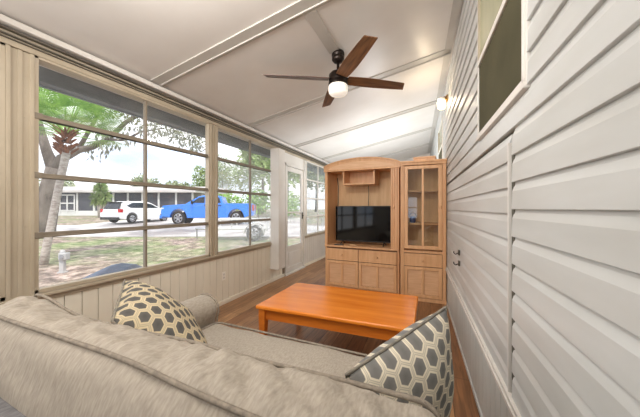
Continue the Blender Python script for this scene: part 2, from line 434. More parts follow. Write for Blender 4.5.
def vinyl_window(y0, y1, pane='glass', hazy=None, fm='backlit_taupe'):
    global wn
    r = struct(empty('window_%d' % wn, (XL, (y0+y1)/2, .72))); wn += 1
    o = Vector((XL, (y0+y1)/2, .72)); T = Matrix.Translation(-o)
    z0, z1 = .72, 2.478; ym = (y0+y1)/2; w = .028
    f = MB()
    f.box(XL-.05, XL+.012, y0, y0+w, z0, z1); f.box(XL-.05, XL+.012, y1-w, y1, z0, z1)
    f.box(XL-.05, XL+.012, y0, y1, z0, z0+.03); f.box(XL-.05, XL+.012, y0, y1, z1-.022, z1)
    f.build('frame', M['tan' if fm == 'backlit_taupe' else fm], r, T=T, bevel=.003)
    MB().box(XL-.040, XL-.004, ym-.011, ym+.011, z0+.03, z1-.02).build('mullion', M[fm], r, T=T, bevel=.003)
    for z in (1.152, 1.596, 2.035):
        q = MB(); q.box(XL-.045, XL+.006, y0+w, y1-w, z-.019, z+.019); q.box(XL-.045, XL+.016, y0+w, y1-w, z-.019, z-.006)
        q.box(XL-.03, XL+.02, y0+w-.03, y0+w+.02, z-.022, z+.022)
        q.build('sash_rail', M[fm], r, T=T, bevel=.003)
    zs = [z0+.03, 1.133, 1.577, 2.016, z1-.02]
    clear = MB(); hz = MB()
    for i in range(4):
        for j, (a, b) in enumerate(((y0+w, ym-.011), (ym+.011, y1-w))):
            lo = zs[i] + (.038 if i else 0)
            mb = hz if hazy and (i, j) in hazy else clear
            mb.box(XL-.026, XL-.024, a, b, lo, zs[i+1])
    if clear.v: clear.build('pane', M[pane], r, T=T)
    if hz.v: tag(hz.build('hazy_pane', M['glass_hazy'], r, T=T), 'cloudy vinyl window panes with reflection haze tinted in')
vinyl_window(-.75, .945)
vinyl_window(1.09, 2.83)
vinyl_window(2.945, 4.52, hazy={(0,0),(0,1),(1,1),(2,0),(2,1)})
vinyl_window(5.87, 7.42, pane='glass_far', fm='white')
vinyl_window(7.56, 9.1, pane='glass_far', fm='white')
# door
d = struct(empty('door_1', (XL, 5.28, 0))); T = Matrix.Translation((-XL, -5.28, 0))
f = MB()
f.box(XL-.05, XL+.03, 4.83, 4.87, 0, 2.27); f.box(XL-.05, XL+.03, 5.69, 5.73, 0, 2.27); f.box(XL-.05, XL+.03, 4.83, 5.73, 2.22, 2.27)
f.box(XL-.05, XL+.05, 4.83, 5.73, 0, .035)
f.build('frame', M['white'], d, T=T, bevel=.004)
f = MB()
f.box(XL-.03, XL+.008, 4.875, 4.96, .04, 2.21); f.box(XL-.03, XL+.008, 5.60, 5.685, .04, 2.21)
f.box(XL-.03, XL+.008, 4.96, 5.60, 2.12, 2.21); f.box(XL-.03, XL+.008, 4.96, 5.60, .50, .58); f.box(XL-.03, XL+.008, 4.96, 5.60, .04, .14)
f.box(XL-.03, XL+.004, 4.96, 5.60, 1.25, 1.285); f.box(XL-.02, XL-.006, 4.96, 5.60, .14, .50)
f.box(XL-.012, XL+.000, 5.02, 5.54, .2, .44)
leaf = f.build('door_leaf', M['white'], d, T=T, bevel=.004)
MB().box(XL-.014, XL-.012, 4.96, 5.60, .58, 1.25).box(XL-.014, XL-.012, 4.96, 5.60, 1.285, 2.12).build('pane', M['glass_hazy'], leaf, T=T)
hh = MB(); hh.box(XL+.008, XL+.016, 5.622, 5.662, 1.12, 1.26); hh.tube([(XL+.03, 5.64, 1.19), (XL+.045, 5.60, 1.19), (XL+.045, 5.56, 1.19)], .009); hh.tube([(XL+.012, 5.64, 1.19), (XL+.045, 5.64, 1.19)], .008)
hh.build('door_handle', M['bronze'], leaf, T=T)
S(MB().box(XL-.04, XL+.004, 4.80, 5.75, 2.262, 2.475), M['white'])
# boxed white casing beside the door
S(MB().box(XL+.002, -2.52, 4.31, 4.545, .245, 2.44), M['white'], .006)
# end and rear walls
e = MB(); y = 0
e.prism([(-2.82, -.1), (.1, -.1), (.1, ceil_z(.1)), (-2.82, ceil_z(-2.82))], 'y', 9.8, 9.9)
struct(e.build('wall_end', M['white']))
e = MB(); wx0, wx1, wz0, wz1 = -1.2, -.35, 1.0, 1.75
e.box(-2.82, wx0, -.98, -.9, -.1, wz1); e.box(wx1, .46, -.98, -.9, -.1, wz1); e.box(wx0, wx1, -.98, -.9, -.1, wz0)
e.prism([(-2.82, wz1), (.46, wz1), (.46, ceil_z(.46)), (-2.82, ceil_z(-2.82))], 'y', -.98, -.9)
rw_ = struct(empty('window_8')); q = MB()
for (a_, b_, c_, d_) in ((wx0, wx0+.04, wz0, wz1), (wx1-.04, wx1, wz0, wz1), (wx0, wx1, wz0, wz0+.04), (wx0, wx1, wz1-.04, wz1), (wx0, wx1, 1.36, 1.40), (-.79, -.76, wz0, wz1)): q.box(a_, b_, -.97, -.88, c_, d_)
q.build('frame', M['white'], rw_, bevel=.004); MB().box(wx0+.04, wx1-.04, -.945, -.942, wz0+.04, wz1-.04).build('pane', M['glass'], rw_)
struct(e.build('wall_back', M['white']))
# eave outside
ev = MB(); ev.box(-3.20, -3.10, -1.5, 10.2, 2.44, 2.60); ev.box(-3.22, -3.19, -1.5, 10.2, 2.43, 2.50)
S(ev, M['gutter'])

# ------------------------------------------------------------------ sofa
PV = Vector((-.88, .5, 0)); SR = math.radians(-2.6)
sofa = empty('sofa', PV, SR, 'greige fabric sofa seen from behind with piped back cushion', 'sofa')
ST = Matrix.Translation(-PV)
SX0, SX1 = -1.80, .03
def wr(p, amp, sc):
    return noise.noise(Vector((p.x*sc, p.y*sc, p.z*sc)))*amp
def fr_fn(p, h): return p
MB().rbox(((SX0+SX1)/2, 1.0, .22), (SX1-SX0-.02, 1.16, .22), .03, 16).build('base', M['fabric'], sofa, True, T=ST)
def bf(p, h):
    if p.z > 0: p.z += .012*math.sin(p.x*2.2+.5)
    return p
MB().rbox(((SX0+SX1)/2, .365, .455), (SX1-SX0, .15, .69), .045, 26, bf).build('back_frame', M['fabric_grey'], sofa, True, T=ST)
# seat cushion
def sf(p, h):
    e = (1-(p.x/h[0])**4)*(1-(p.y/h[1])**4)
    if p.z > 0: p.z += .035*max(0, e) + wr(p+Vector((3,1,0)), .012, 5)
    else: pass
    return p
sc_ = MB().rbox(((SX0+SX1)/2, 1.14, .405), (1.36, .96, .17), .05, 34, sf).build('seat_cushion', M['fabric'], sofa, True, T=ST)
def loop_rect(x0, x1, y, z0, z1, r, n=10, fn=None):
    pts = []
    L = x1-x0; Hh = z1-z0
    segs = []
    for (cx, cz, a0) in ((x1-r, z1-r, 0), (x0+r, z1-r, PI/2), (x0+r, z0+r, PI), (x1-r, z0+r, 1.5*PI)):
        for i in range(n+1):
            a = a0 + PI/2*i/n; segs.append(Vector((cx+r*math.cos(a), y, cz+r*math.sin(a))))
    out = []
    for i, p in enumerate(segs):
        q = segs[(i+1) % len(segs)]; d = (q-p).length; m = max(1, int(d/.04))
        for k in range(m): out.append(p.lerp(q, k/m))
    return [fn(p) if fn else p for p in out]
for yy in (1.585,):
    pl = loop_rect(-1.545, -.225, 0, 1.6+.0-.95, 1.615, .05)
    pl = [Vector((p.x, p.z, .492)) for p in pl]
    MB().tube(pl, .007, 6, closed=True).build('piping', M['welt'], sc_, True, T=ST)
# arms with rolled tops
for (a, b, s_) in ((SX0, SX0+.25, -1), (SX1-.25, SX1, 1)):
    cx = (a+b)/2
    dz_ = 0 if s_ < 0 else -.10
    prof = [(a+.02, .12), (b-.02, .12), (b-.015, .52+dz_)]
    for i in range(13):
        an = -.35 + (PI+.7)*i/12; prof.append((cx+.125*math.cos(an), .575+dz_+.105*math.sin(an)))
    prof.append((a+.015, .52+dz_))
    ar = MB().prism(prof, 'y', .48, 1.63).build('arm', M['fabric'], sofa, True, bevel=.02, T=ST, seg=3)
    ring = [Vector((p[0], 1.632, p[1])) for p in prof]
    MB().tube(ring, .008, 6, closed=True).build('piping', M['welt'], ar, True, T=ST)
for x in (SX0+.08, SX1-.08):
    for yy in (.36, 1.5):
        MB().lathe([(.022, 0), (.03, .12)], (x, yy, 0), 12).build('leg', M['bronze'], sofa, T=ST)
# back cushion: two piped faces joined by a crowned band
CX0, CX1, CY0, CY1, CZ0, CZ1 = -1.72, .02, .455, .655, .46, .955
def wave(x):     # slow rise and sag of the cushion top
    return .018*math.sin((x+1.72)*2.3-.2) - .016*max(0, -(x+1.45))*4*0
def sag(x):
    t = min(1, max(0, (x+1.66)/.42)); t = t*t*(3-2*t)
    q = min(1, max(0, (x+1.15)/1.15))
    return .062*t*(1-q)
def cf(p, h):
    u, v, w_ = p.x/h[0], p.y/h[1], p.z/h[2]
    face = max(0, (1-abs(u)**3))*max(0, (1-abs(w_)**3))
    if v < -.3: p.y -= .075*face
    if v > .3: p.y += .05*face
    X = p.x+(CX0+CX1)/2
    if w_ > .3:
        band = max(0, 1-abs(v)**2.5)
        p.z += .032*band*(1-abs(u)**8) + wave(X) - sag(X)*(v+1)/2
        pk = noise.noise(Vector((X*9, v*1.2, 2.0)))*.7 + noise.noise(Vector((X*22+v*1.5, v*.9, 5.0)))*.35
        p.z += pk*.024*band
        for (sc, am, o_) in ((7.5, .012, 1.0), (15, .009, 7.0)):
            cr_ = abs(noise.noise(Vector((X*sc + v*.5, o_, v*.25))))
            p.z -= am*max(0, 1-cr_*6)*band**.5
    p.y += noise.noise(Vector((X*3, 4.0, w_*2.5)))*.014
    return p
bc = MB().rbox(((CX0+CX1)/2, (CY0+CY1)/2, (CZ0+CZ1)/2), (CX1-CX0, CY1-CY0, CZ1-CZ0), .035, 120, cf)
bco = bc.build('back_cushion', M['fabric'], sofa, True, T=ST)
for (yy, nm) in ((CY0+.004, 0), (CY1-.004, 1)):
    def wf(p):
        if p.z > (CZ0+CZ1)/2+.07: p.z += wave(p.x) - (sag(p.x) if nm else 0)
        p.y += noise.noise(Vector((p.x*3, 4.0, (p.z-(CZ0+CZ1)/2)/.2475*2.5)))*.014
        return p
    MB().tube(loop_rect(CX0+.002, CX1-.002, yy, CZ0+.002, CZ1+.003, .05, 8, wf), .0062, 8, closed=True).build('piping', M['welt'], bco, True, T=ST)

# ------------------------------------------------------------------ pillows
def pillow(name, c, ex, ey, size, thick, m, label):
    """ex, ey: in-plane directions"""
    ex = Vector(ex); ey = Vector(ey); ez = ex.cross(ey).normalized()      # half edges
    R = Matrix((ex, ey, ez)).transposed().to_4x4()
    n = 30; mb = MB(); uvs = []; idx = {}
    def pt(i, j, s):
        a, b = -1+2*i/n, -1+2*j/n
        # edges bow inward between the pointed corners
        pin = .015
        x = a*(1-pin*(1-b*b)*0 - pin*(1-a*a*0)*(1-abs(b)**2)*abs(a)**2)
        y = b*(1-pin*(1-abs(a)**2)*abs(b)**2)
        e = max(0, (1-abs(a)**2.4))*max(0, (1-abs(b)**2.4))
        z = s*thick*(e**.55) + noise.noise(Vector((a*2, b*2, s+3)))*.012*min(1, e*3)
        return Vector((x, y, z))
    for s in (1, -1):
        for i in range(n+1):
            for j in range(n+1):
                if s < 0 and (i in (0, n) or j in (0, n)): idx[(s, i, j)] = idx[(1, i, j)]; continue
                idx[(s, i, j)] = len(mb.v); mb.v.append(tuple(pt(i, j, s))); uvs.append((i/n, j/n))
        for i in range(n):
            for j in range(n):
                q = [idx[(s, i, j)], idx[(s, i+1, j)], idx[(s, i+1, j+1)], idx[(s, i, j+1)]]
                mb.f.append(tuple(q if s > 0 else q[::-1])); mb.mi.append(0)
    mb.uv = uvs
    o = mb.build(name, m, None, True, loc=c, T=R)
    tag(o, label, 'pillow', None)
    ring = [pt(i, 0, 1) for i in range(n)] + [pt(n, j, 1) for j in range(n)] + [pt(n-i, n, 1) for i in range(n)] + [pt(0, n-j, 1) for j in range(n)]
    ring = [R @ q for q in ring]
    MB().tube(ring, .006, 6, closed=True).build('seam', M['pil_edge'], o, True)
    return o
pillow('throw_pillow', (-1.265, .99, .715), (.212, .064, -.179), (-.192, .15, .035), .52, .15, M['hex_warm'], 'hexagon print throw pillow against the sofa arm under the windows')
pillow('throw_pillow', (-.107, 1.07, .622), (.160, .1975, .068), (.010, 0, .248), .52, .125, M['hex_cool'], 'hexagon print throw pillow at the sofa end beside the white siding')

# ------------------------------------------------------------------ coffee table
ct = empty('coffee_table', (-.81, 2.58, 0), 0, 'glossy honey orange wooden coffee table in front of the sofa', 'coffee table')
hx, hy = .70, .43
MB().box(-hx, hx, -hy, hy, .415, .45).build('tabletop', M['honey'], ct, bevel=.012, seg=3)
for s in (-1, 1):
    MB().box(-hx+.08, hx-.08, s*(hy-.055)-.011, s*(hy-.055)+.011, .315, .415).build('apron', M['honey_dark'], ct, bevel=.003)
    MB().box(s*(hx-.055)-.011, s*(hx-.055)+.011, -hy+.08, hy-.08, .315, .415).build('apron', M['honey_dark'], ct, bevel=.003)
    for q in (-1, 1):
        cx, cy = s*(hx-.055), q*(hy-.055)
        lg = MB(); vs = []
        for z, r in ((0, .022), (.30, .033), (.415, .033)):
            vs += [(cx-r, cy-r, z), (cx+r, cy-r, z), (cx+r, cy+r, z), (cx-r, cy+r, z)]
        fs = [(3,2,1,0), (8,9,10,11)]
        for k in (0, 4):
            for i in range(4): fs.append((k+i, k+(i+1) % 4, k+4+(i+1) % 4, k+4+i))
        lg.add(vs, fs); lg.build('leg', M['honey_dark'], ct, bevel=.003)

# ------------------------------------------------------------------ cabinets (local: x along the front, y into the depth, z up)
def knob(parent, x, y, z, m='oak'):
    MB().lathe([(.006, 0), (.006, -.012), (.016, -.018), (.017, -.026), (.010, -.032)], (x, y, z), 14, axis='y').build('knob', M[m], parent, True)
def drawer(root, x0, x1, z0, z1):
    f = MB(); f.box(x0, x1, -.020, 0, z0, z1)
    w = .028
    f.box(x0, x1, -.026, -.02, z1-w, z1); f.box(x0, x1, -.026, -.02, z0, z0+w); f.box(x0, x0+w, -.026, -.02, z0+w, z1-w); f.box(x1-w, x1, -.026, -.02, z0+w, z1-w)
    o = f.build('drawer', M['oak'], root, bevel=.003); knob(o, (x0+x1)/2, -.02, (z0+z1)/2)
def door(root, x0, x1, z0, z1):
    w = .045; xm = (x0+x1)/2
    f = MB()
    for (a, b, c, d_) in ((x0, x0+w, z0, z1), (x1-w, x1, z0, z1), (x0+w, x1-w, z1-w, z1), (x0+w, x1-w, z0, z0+w), (xm-.018, xm+.018, z0+w, z1-w)):
        f.box(a, b, -.028, 0, c, d_)
    o = f.build('door', M['oak'], root, bevel=.004)
    p = MB()
    for (a, b) in ((x0+w, xm-.018), (xm+.018, x1-w)):
        n = 20; dz = (z1-z0-2*w)/n
        for i in range(n):
            z = z0+w+i*dz
            p.prism([(-.001, z), (-.007, z+dz*.2), (-.007, z+dz*.8), (-.001, z+dz)], 'x', a, b)
    p.build('tambour_panel', M['oak_pale'], o)
    return o
AW, AD = 1.246, .50
ea = math.atan2(4.36-4.45, 1.26)
ent = empty('entertainment_center', (-1.68, 4.45, 0), ea, 'light oak entertainment center with arched crown holding the television', 'cabinet')
c = MB()
c.box(0, .028, 0, AD, 0, 2.04); c.box(AW-.03, AW, 0, AD, 0, 2.04)
c.box(.028, AW-.03, .012, AD, 0, .05)
c.box(.028, AW-.03, .03, AD, 1.985, 2.02)
c.box(.0, AW, -.004, .02, .0, .03)
c.box(.028, AW-.03, .02, AD-.02, .05, .07)
c.build('carcass', M['oak'], ent, bevel=.003)
MB().box(.03, AW-.03, -.0005, .012, .05, .70).build('gap_shade_sheet', M['seam'], ent)  # dark sheet painting shade into the gaps round drawers and doors
MB().box(.028, AW-.03, AD-.015, AD, .05, 2.0).build('back_panel', M['oak_back'], ent)
MB().box(-.004, AW+.0, -.03, AD-.02, .70, .728).build('shelf', M['oak'], ent, bevel=.006)
# face stiles
st = MB(); st.box(-.004, .045, -.012, .012, .728, 1.98); st.build('stile', M['oak'], ent, bevel=.004)
st = MB()
for (a, b) in ((AW-.128, AW-.105), (AW-.097, AW-.07), (AW-.060, AW-.03), (AW-.026, AW+.0)): st.box(a, b, -.012, .012, .728, 1.98)
st.box(AW-.128, AW, .0, .02, .728, 1.98)
sto = st.build('stile', M['oak'], ent, bevel=.005); knob(sto, AW-.082, -.012, 1.37)
# arched crown
ar = []; n = 24
for i in range(n+1):
    x = -.02 + (AW+.04)*i/n; tt = (x-AW/2)/(AW/2+.02); ar.append((x, 2.045+.115*max(0, 1-tt*tt)**.8))
lower = [(AW+.02, 1.975), (-.02, 1.975)]
cr = MB(); cr.prism(ar + lower, 'y', -.02, .025)
cro = cr.build('crown', M['oak'], ent, bevel=.004)
mo = []
for (x, z) in ar: mo.append((x, z))
for (x, z) in ar[::-1]: mo.append((x, z+.022))
MB().prism(mo, 'y', -.035, .03).box(-.02, AW+.02, -.03, -.02, 1.975, 1.99).build('crown_moulding', M['oak'], cro, bevel=.003)
ins = [(x*.86+AW*.07, 2.01+(z-2.045)*.82+.012) for (x, z) in ar]
insp = ins + [(ins[-1][0], 2.008), (ins[0][0], 2.008)]
MB().prism(insp, 'y', -.024, -.019).build('crown_panel', M['oak_pale'], cro, bevel=.002)
# hanging cubby
cb = MB(); X0, X1, Z0c, Z1c = .30, .85, 1.745, 1.985
cb.box(X0, X1, .05, .34, Z0c, Z0c+.028); cb.box(X0, X0+.025, .05, .34, Z0c+.028, Z1c); cb.box(X1-.025, X1, .05, .34, Z0c+.028, Z1c); cb.box(X0, X1, .33, .34, Z0c, Z1c)
cb.build('cubby_shelf', M['oak'], ent, bevel=.003)
for (a, b) in ((.035, .595), (.605, AW-.035)):
    drawer(ent, a, b, .485, .675)
    door(ent, a, b, .055, .475)
cbx = MB(); cbx.tube([(.66, .36, 1.75), (.665, .37, 1.6), (.655, .37, 1.48), (.66, .37, 1.36)], .005); cbx.build('cable', M['black'], ent); cbx = MB(); cbx.tube([(.03, .47, 1.92), (.05, .478, 1.75), (.04, .48, 1.3), (.05, .48, .9)], .006)
cbx.build('cable', M['black'], ent)
def from_local(root_loc, rz, p):
    return Vector(root_loc) + Matrix.Rotation(rz, 3, 'Z') @ Vector(p)
EL = (-1.68, 4.45, 0)
# television
tv = empty('television', from_local(EL, ea, (.60, .22, .728)), ea, 'black flat screen television standing in the entertainment center', 'television')
MB().box(-.50, .50, 0, .035, .055, .665).box(-.3, .3, .035, .07, .12, .45).build('case', M['black'], tv, bevel=.004)
MB().box(-.49, .49, -.002, .001, .075, .655).build('display', M['tvscreen'], tv)
for s in (-1, 1):
    q = MB(); q.tube([(s*.36, .015, .07), (s*.37, -.09, .006)], .008); q.tube([(s*.36, .015, .07), (s*.37, .12, .006)], .008); q.build('foot', M['black'], tv)
# small things on the television shelf
rc = empty('remote_control', from_local(EL, ea, (.24, .035, .728)), ea+.35, 'black remote control lying before the television', 'remote control')
MB().box(-.08, .08, -.02, .02, 0, .016).build('case', M['black'], rc, bevel=.005)
bt = MB()
for i in range(6):
    for j in (-1, 0, 1): bt.box(-.06+i*.02, -.05+i*.02, j*.011-.003, j*.011+.003, .016, .0185)
bt.build('buttons', M['rim'], rc)
sb = empty('folded_cloth', from_local(EL, ea, (.50, .04, .728)), ea-.2, 'tan folded cloth lying on the shelf below the television', 'cloth')
def clf(p, h): p.z *= (.7+.5*noise.noise(Vector((p.x*30, p.y*30, 1)))) ; return p
MB().rbox((0, 0, .014), (.13, .06, .022), .008, 12, clf).build('cloth_fold', M['oak_back'], sb, True)
# display cabinet
BX0, BW, BD, BY = -.408, .622, .40, 4.265
dc = empty('display_cabinet', (BX0, BY, 0), 0, 'tall oak display cabinet with glass door beside the right wall', 'cabinet')
c = MB()
c.box(0, .03, 0, BD, 0, 2.02); c.box(BW-.03, BW, 0, BD, 0, 2.02); c.box(.03, BW-.03, .0, BD, 0, .055)
c.box(.03, BW-.03, 0, BD, .70, .73); c.box(.03, BW-.03, 0, BD, 1.99, 2.02)
c.box(0, .05, -.014, 0, 0, 2.0); c.box(BW-.05, BW, -.014, 0, 0, 2.0); c.box(.012, .026, -.02, -.012, .06, 1.98); c.box(BW-.026, BW-.012, -.02, -.012, .06, 1.98)
c.box(-.004, BW+.004, -.02, 0, 0, .05)
c.build('carcass', M['oak'], dc, bevel=.003)
MB().box(.045, BW-.045, -.0005, .004, .055, .695).build('gap_shade_sheet', M['seam'], dc)  # dark sheet, gap shade painted behind the drawer and door
MB().box(-.006, BW+.01, -.035, BD, 2.02, 2.05).box(-.004, BW+.006, -.026, BD, 1.985, 2.02).build('cornice', M['oak'], dc, bevel=.006)
MB().box(.03, BW-.03, BD-.012, BD, .05, 2.0).build('back_panel', M['oak_back'], dc)
for z in (1.11, 1.60): MB().box(.03, BW-.03, .06, BD-.012, z, z+.02).build('shelf', M['oak'], dc)
a, b, z0, z1 = .055, BW-.055, .76, 1.975; xm = (a+b)/2; w = .05
f = MB()
for (p, q, r_, s_) in ((a, a+w, z0, z1), (b-w, b, z0, z1), (a+w, b-w, z1-w, z1), (a+w, b-w, z0, z0+w), (xm-.015, xm+.015, z0+w, z1-w)): f.box(p, q, -.024, -.002, r_, s_)
gd = f.build('glass_door', M['oak'], dc, bevel=.004)
MB().box(a+w, xm-.015, -.012, -.009, z0+w, z1-w).box(xm+.015, b-w, -.012, -.009, z0+w, z1-w).build('pane', M['cab_glass'], gd)
knob(gd, b-.022, -.024, 1.37)
drawer(dc, .055, BW-.055, .51, .69); door(dc, .055, BW-.055, .06, .50)
tr = empty('wooden_box', (-.07, 4.43, 2.05), -.1, 'flat tan wooden box lying on top of the display cabinet', 'box')
MB().box(-.15, .15, -.11, .11, 0, .045).build('box_body', M['oak'], tr, bevel=.004)
MB().box(-.155, .155, -.115, .115, .045, .065).build('lid', M['oak_pale'], tr, bevel=.004)
orn = empty('ornament', (-.245, 4.42, 1.13), 0, 'small blue and brown ornament on the middle shelf behind cabinet glass', 'ornament')
MB().lathe([(.03, 0), (.045, .02), (.048, .07), (.035, .10)], (0,0,0), 16).build('pot', M['bluecloth'], orn, True)
MB().tube([(-.05*math.cos(PI*i/10), 0, .09+.06*math.sin(PI*i/10)) for i in range(11)], .008).build('handle', M['brass'], orn, True)

# ------------------------------------------------------------------ ceiling fan
FX, FY = -.905, 2.78; FZ = 2.705; CZ = ceil_z(FX)
fan = empty('ceiling_fan', (FX, FY, FZ), 0, 'dark bronze ceiling fan with four walnut blades and globe light', 'ceiling fan')
zc = CZ-FZ
MB().lathe([(.062, zc-.0), (.068, zc-.02), (.068, zc-.045), (.06, zc-.05), (.066, zc-.055), (.066, zc-.085), (.05, zc-.105), (.03, zc-.115)], (0,0,0), 28).build('canopy', M['bronze'], fan, True)
MB().lathe([(.015, .05), (.015, zc-.1)], (0,0,0), 14).build('downrod', M['bronze'], fan, True)
MB().lathe([(.03, .10), (.075, .085), (.098, .06), (.10, .0), (.10, -.03), (.104, -.032), (.104, -.045), (.096, -.05)], (0,0,0), 32).build('motor_housing', M['bronze'], fan, True)
MB().lathe([(.094, -.05), (.102, -.06), (.104, -.10), (.098, -.13), (.08, -.15), (.04, -.158), (.005, -.16)], (0,0,0), 32).build('light_globe', M['opal'], fan, True)
for k, a in enumerate((34, 120, 208, 308)):
    R = Matrix.Rotation(math.radians(a), 4, 'Z') @ Matrix.Rotation(math.radians(-13), 4, 'X')
    bl = MB(); n = 14; top = []; out = []
    for i in range(n+1):
        x = .10 + .68*i/n; t_ = i/n
        wy = .062 + .014*math.sin(min(1, t_*2.2)*PI/2) - .024*t_**2
        out.append((x + (.02 if False else 0), wy + .0, x))
    up = [(x, w1) for (x, w1, _) in out]; dn = [(x - (.035 if i == n else 0), -w1) for i, (x, w1, _) in enumerate(out)]
    bl.prism(up + dn[::-1], 'z', -.004, .004)
    o = bl.build('blade', M['walnut' if k != 2 else 'walnut_u'], fan, bevel=.002)
    o.matrix_local = R @ Matrix.Translation((0, 0, .012))
    ir = MB().box(.08, .17, -.035, .035, .004, .010).build('blade_iron', M['bronze'], o, bevel=.002)

# ------------------------------------------------------------------ wall lamp, outlet, hooks
def on_wall(y, out, z): return RW @ Vector((-out, y, z))
WL = on_wall(4.12, .02, 2.80)
wl = empty('wall_lamp', WL, math.atan(.0388), 'lit jelly jar lamp on the siding high above the cabinet', 'wall lamp')
MB().lathe([(.05, 0), (.05, -.012), (.03, -.02), (.026, -.05)], (0, 0, .05), 20, axis='x').build('base', M['brass'], wl, True)
MB().lathe([(.045, .06), (.052, .045), (.052, .03), (.045, .025)], (-.075, 0, 0), 20).build('collar', M['almond'], wl, True)
MB().tube([(-.03, 0, .05), (-.075, 0, .05)], .016).build('arm', M['brass'], wl)
MB().lathe([(.040, .028), (.050, .01), (.052, -.04), (.046, -.075), (.03, -.09), (.004, -.094)], (-.075, 0, 0), 24).build('jar', M['bulb'], wl, True)
ot = empty('electrical_outlet', (XL+.001, 3.09, .40), 0, 'almond electrical outlet on the planked knee wall', 'outlet')
MB().box(0, .008, -.036, .036, -.058, .058).build('cover_plate', M['almond'], ot, bevel=.003)
for z in (-.022, .022): MB().box(.008, .011, -.016, .016, z-.014, z+.014).build('socket', M['white'], ot, bevel=.003)
for i, (yy, zz, lab) in enumerate(((3.0, .92, 'small dark hook on the siding, upper of the pair'), (3.0, .815, 'small dark hook on the siding, lower of the pair'))):
    p = on_wall(yy, .022, zz)
    hk = empty('wall_hook', p, math.atan(.0388), lab, 'hook', 'hooks on the siding')
    MB().box(-.006, .008, -.02, .02, -.025, .025).build('plate', M['siding_dark'], hk, bevel=.002)
    MB().tube([(-.004, 0, -.005), (-.03, 0, -.018), (-.045, 0, -.005), (-.045, 0, .012)], .005).build('hook_arm', M['black'], hk, True)

# ------------------------------------------------------------------ outdoors: ground, street
ts = [1.0 + .5*i for i in range(0, 16)] + [9+1.0*i for i in range(0, 30)] + [40, 50, 70, 100, 140]
us = [-420 + 45*i for i in range(19)]
g = MB(); cols = []
rows = []
for t_ in ts:
    row = []
    for j in range(25):
        r = -110 + 180*j/24
        r = (-4.2 + 4.6*j/24)*max(t_, 2.5)
        row.append((r*CP - t_*SP, r*SP + t_*CP, ground_z(t_), t_))
    rows.append(row)
gv = []; gf = []
for row in rows:
    for p in row: gv.append((min(p[0], -2.80), p[1], p[2])); cols.append(p[3])
W_ = 25
for i in range(len(rows)-1):
    for j in range(W_-1):
        q = (i*W_+j, i*W_+j+1, (i+1)*W_+j+1, (i+1)*W_+j)
        if all(gv[k][0] > -2.801 for k in q): continue
        gf.append(q)
g.add(gv, gf); go = struct(g.build('ground', M['ground']))
at = go.data.attributes.new('zone', 'FLOAT', 'POINT')
for i, t_ in enumerate(cols):
    at.data[i].value = 1.0 if 6.6 < t_ < 13 else (.25 if t_ < 20 else .8)
def strip(name, t0, t1, r0, r1, m, dz=.012, n=14):
    s = MB(); vs = []; fs = []
    for i in range(n+1):
        t_ = t0+(t1-t0)*i/n
        for r in (r0, r1): vs.append((r*CP-t_*SP, r*SP+t_*CP, ground_z(t_)+dz))
    for i in range(n): fs.append((2*i, 2*i+1, 2*i+3, 2*i+2))
    s.add(vs, fs); return struct(s.build(name, m))
strip('street', 12.2, 17.8, -60, 24, M['road'])
strip('driveway', 17.7, 25.2, -15.8, -1.0, M['road'], .014)

# ------------------------------------------------------------------ outdoors: houses
def yard(root_u, t_, z=None):
    return site(root_u, t_, z)
HT = 28.5
hp = site(95, HT); hp.z -= .02
hs = empty('house', hp, PSI, 'long low white house with dark screened porch across the street', 'house')
Wd0, Wd1 = -9.5, 10.2
MB().box(Wd0, Wd1, 1.9, 7.0, 0, 2.35).build('wall', M['housewhite'], hs)
MB().box(Wd0, Wd1, 0, .12, 0, .52).build('knee_wall', M['housewhite'], hs)
rf = MB(); rf.prism([(-.5, 2.40), (-.5, 2.62), (3.5, 3.3), (7.4, 2.62), (7.4, 2.40)], 'x', Wd0-.4, Wd1+.5)
rf.build('roof', M['roof'], hs)
xs = [-9.4, -7.8, -6.2, -4.2, -1.85, -.1, 1.9, 3.4, 4.9, 6.6, 8.4, 10.1]
for x in xs: MB().box(x-.09, x+.09, -.02, .14, 0, 2.38).build('post', M['housewhite'], hs)
for x, x2 in zip(xs[:-1], xs[1:]):
    if x == -4.2: 
        pass
    MB().box(x+.09, x2-.09, .05, .07, .52, 2.38).build('porch_screen', M['hscreen'], hs)
dr = MB()
for x in (-4.35, -3.6, -2.85, -2.1):
    dr.box(x-.06, x+.06, -.06, 0, .3, 2.2)
for z in (.55, 1.3, 2.15): dr.box(-4.35, -2.1, -.06, 0, z-.06, z+.06)
dr.build('window_frame', M['housewhite'], hs)
h2 = site(194, 36); h2.z -= .02
hs2 = empty('house', h2, PSI, 'small white house partly hidden behind the blue pickup truck', 'house')
MB().box(-1.8, 3.0, 0, 5, 0, 2.5).build('wall', M['housewhite'], hs2)
MB().prism([(-.5, 2.5), (-.5, 2.62), (2.5, 3.3), (5.5, 2.62), (5.5, 2.5)], 'x', -2.2, 3.4).build('roof', M['roof'], hs2)
for x in (-1.3, .2, 1.7): MB().box(x, x+.9, -.03, .0, .9, 2.1).build('window', M['hscreen'], hs2)

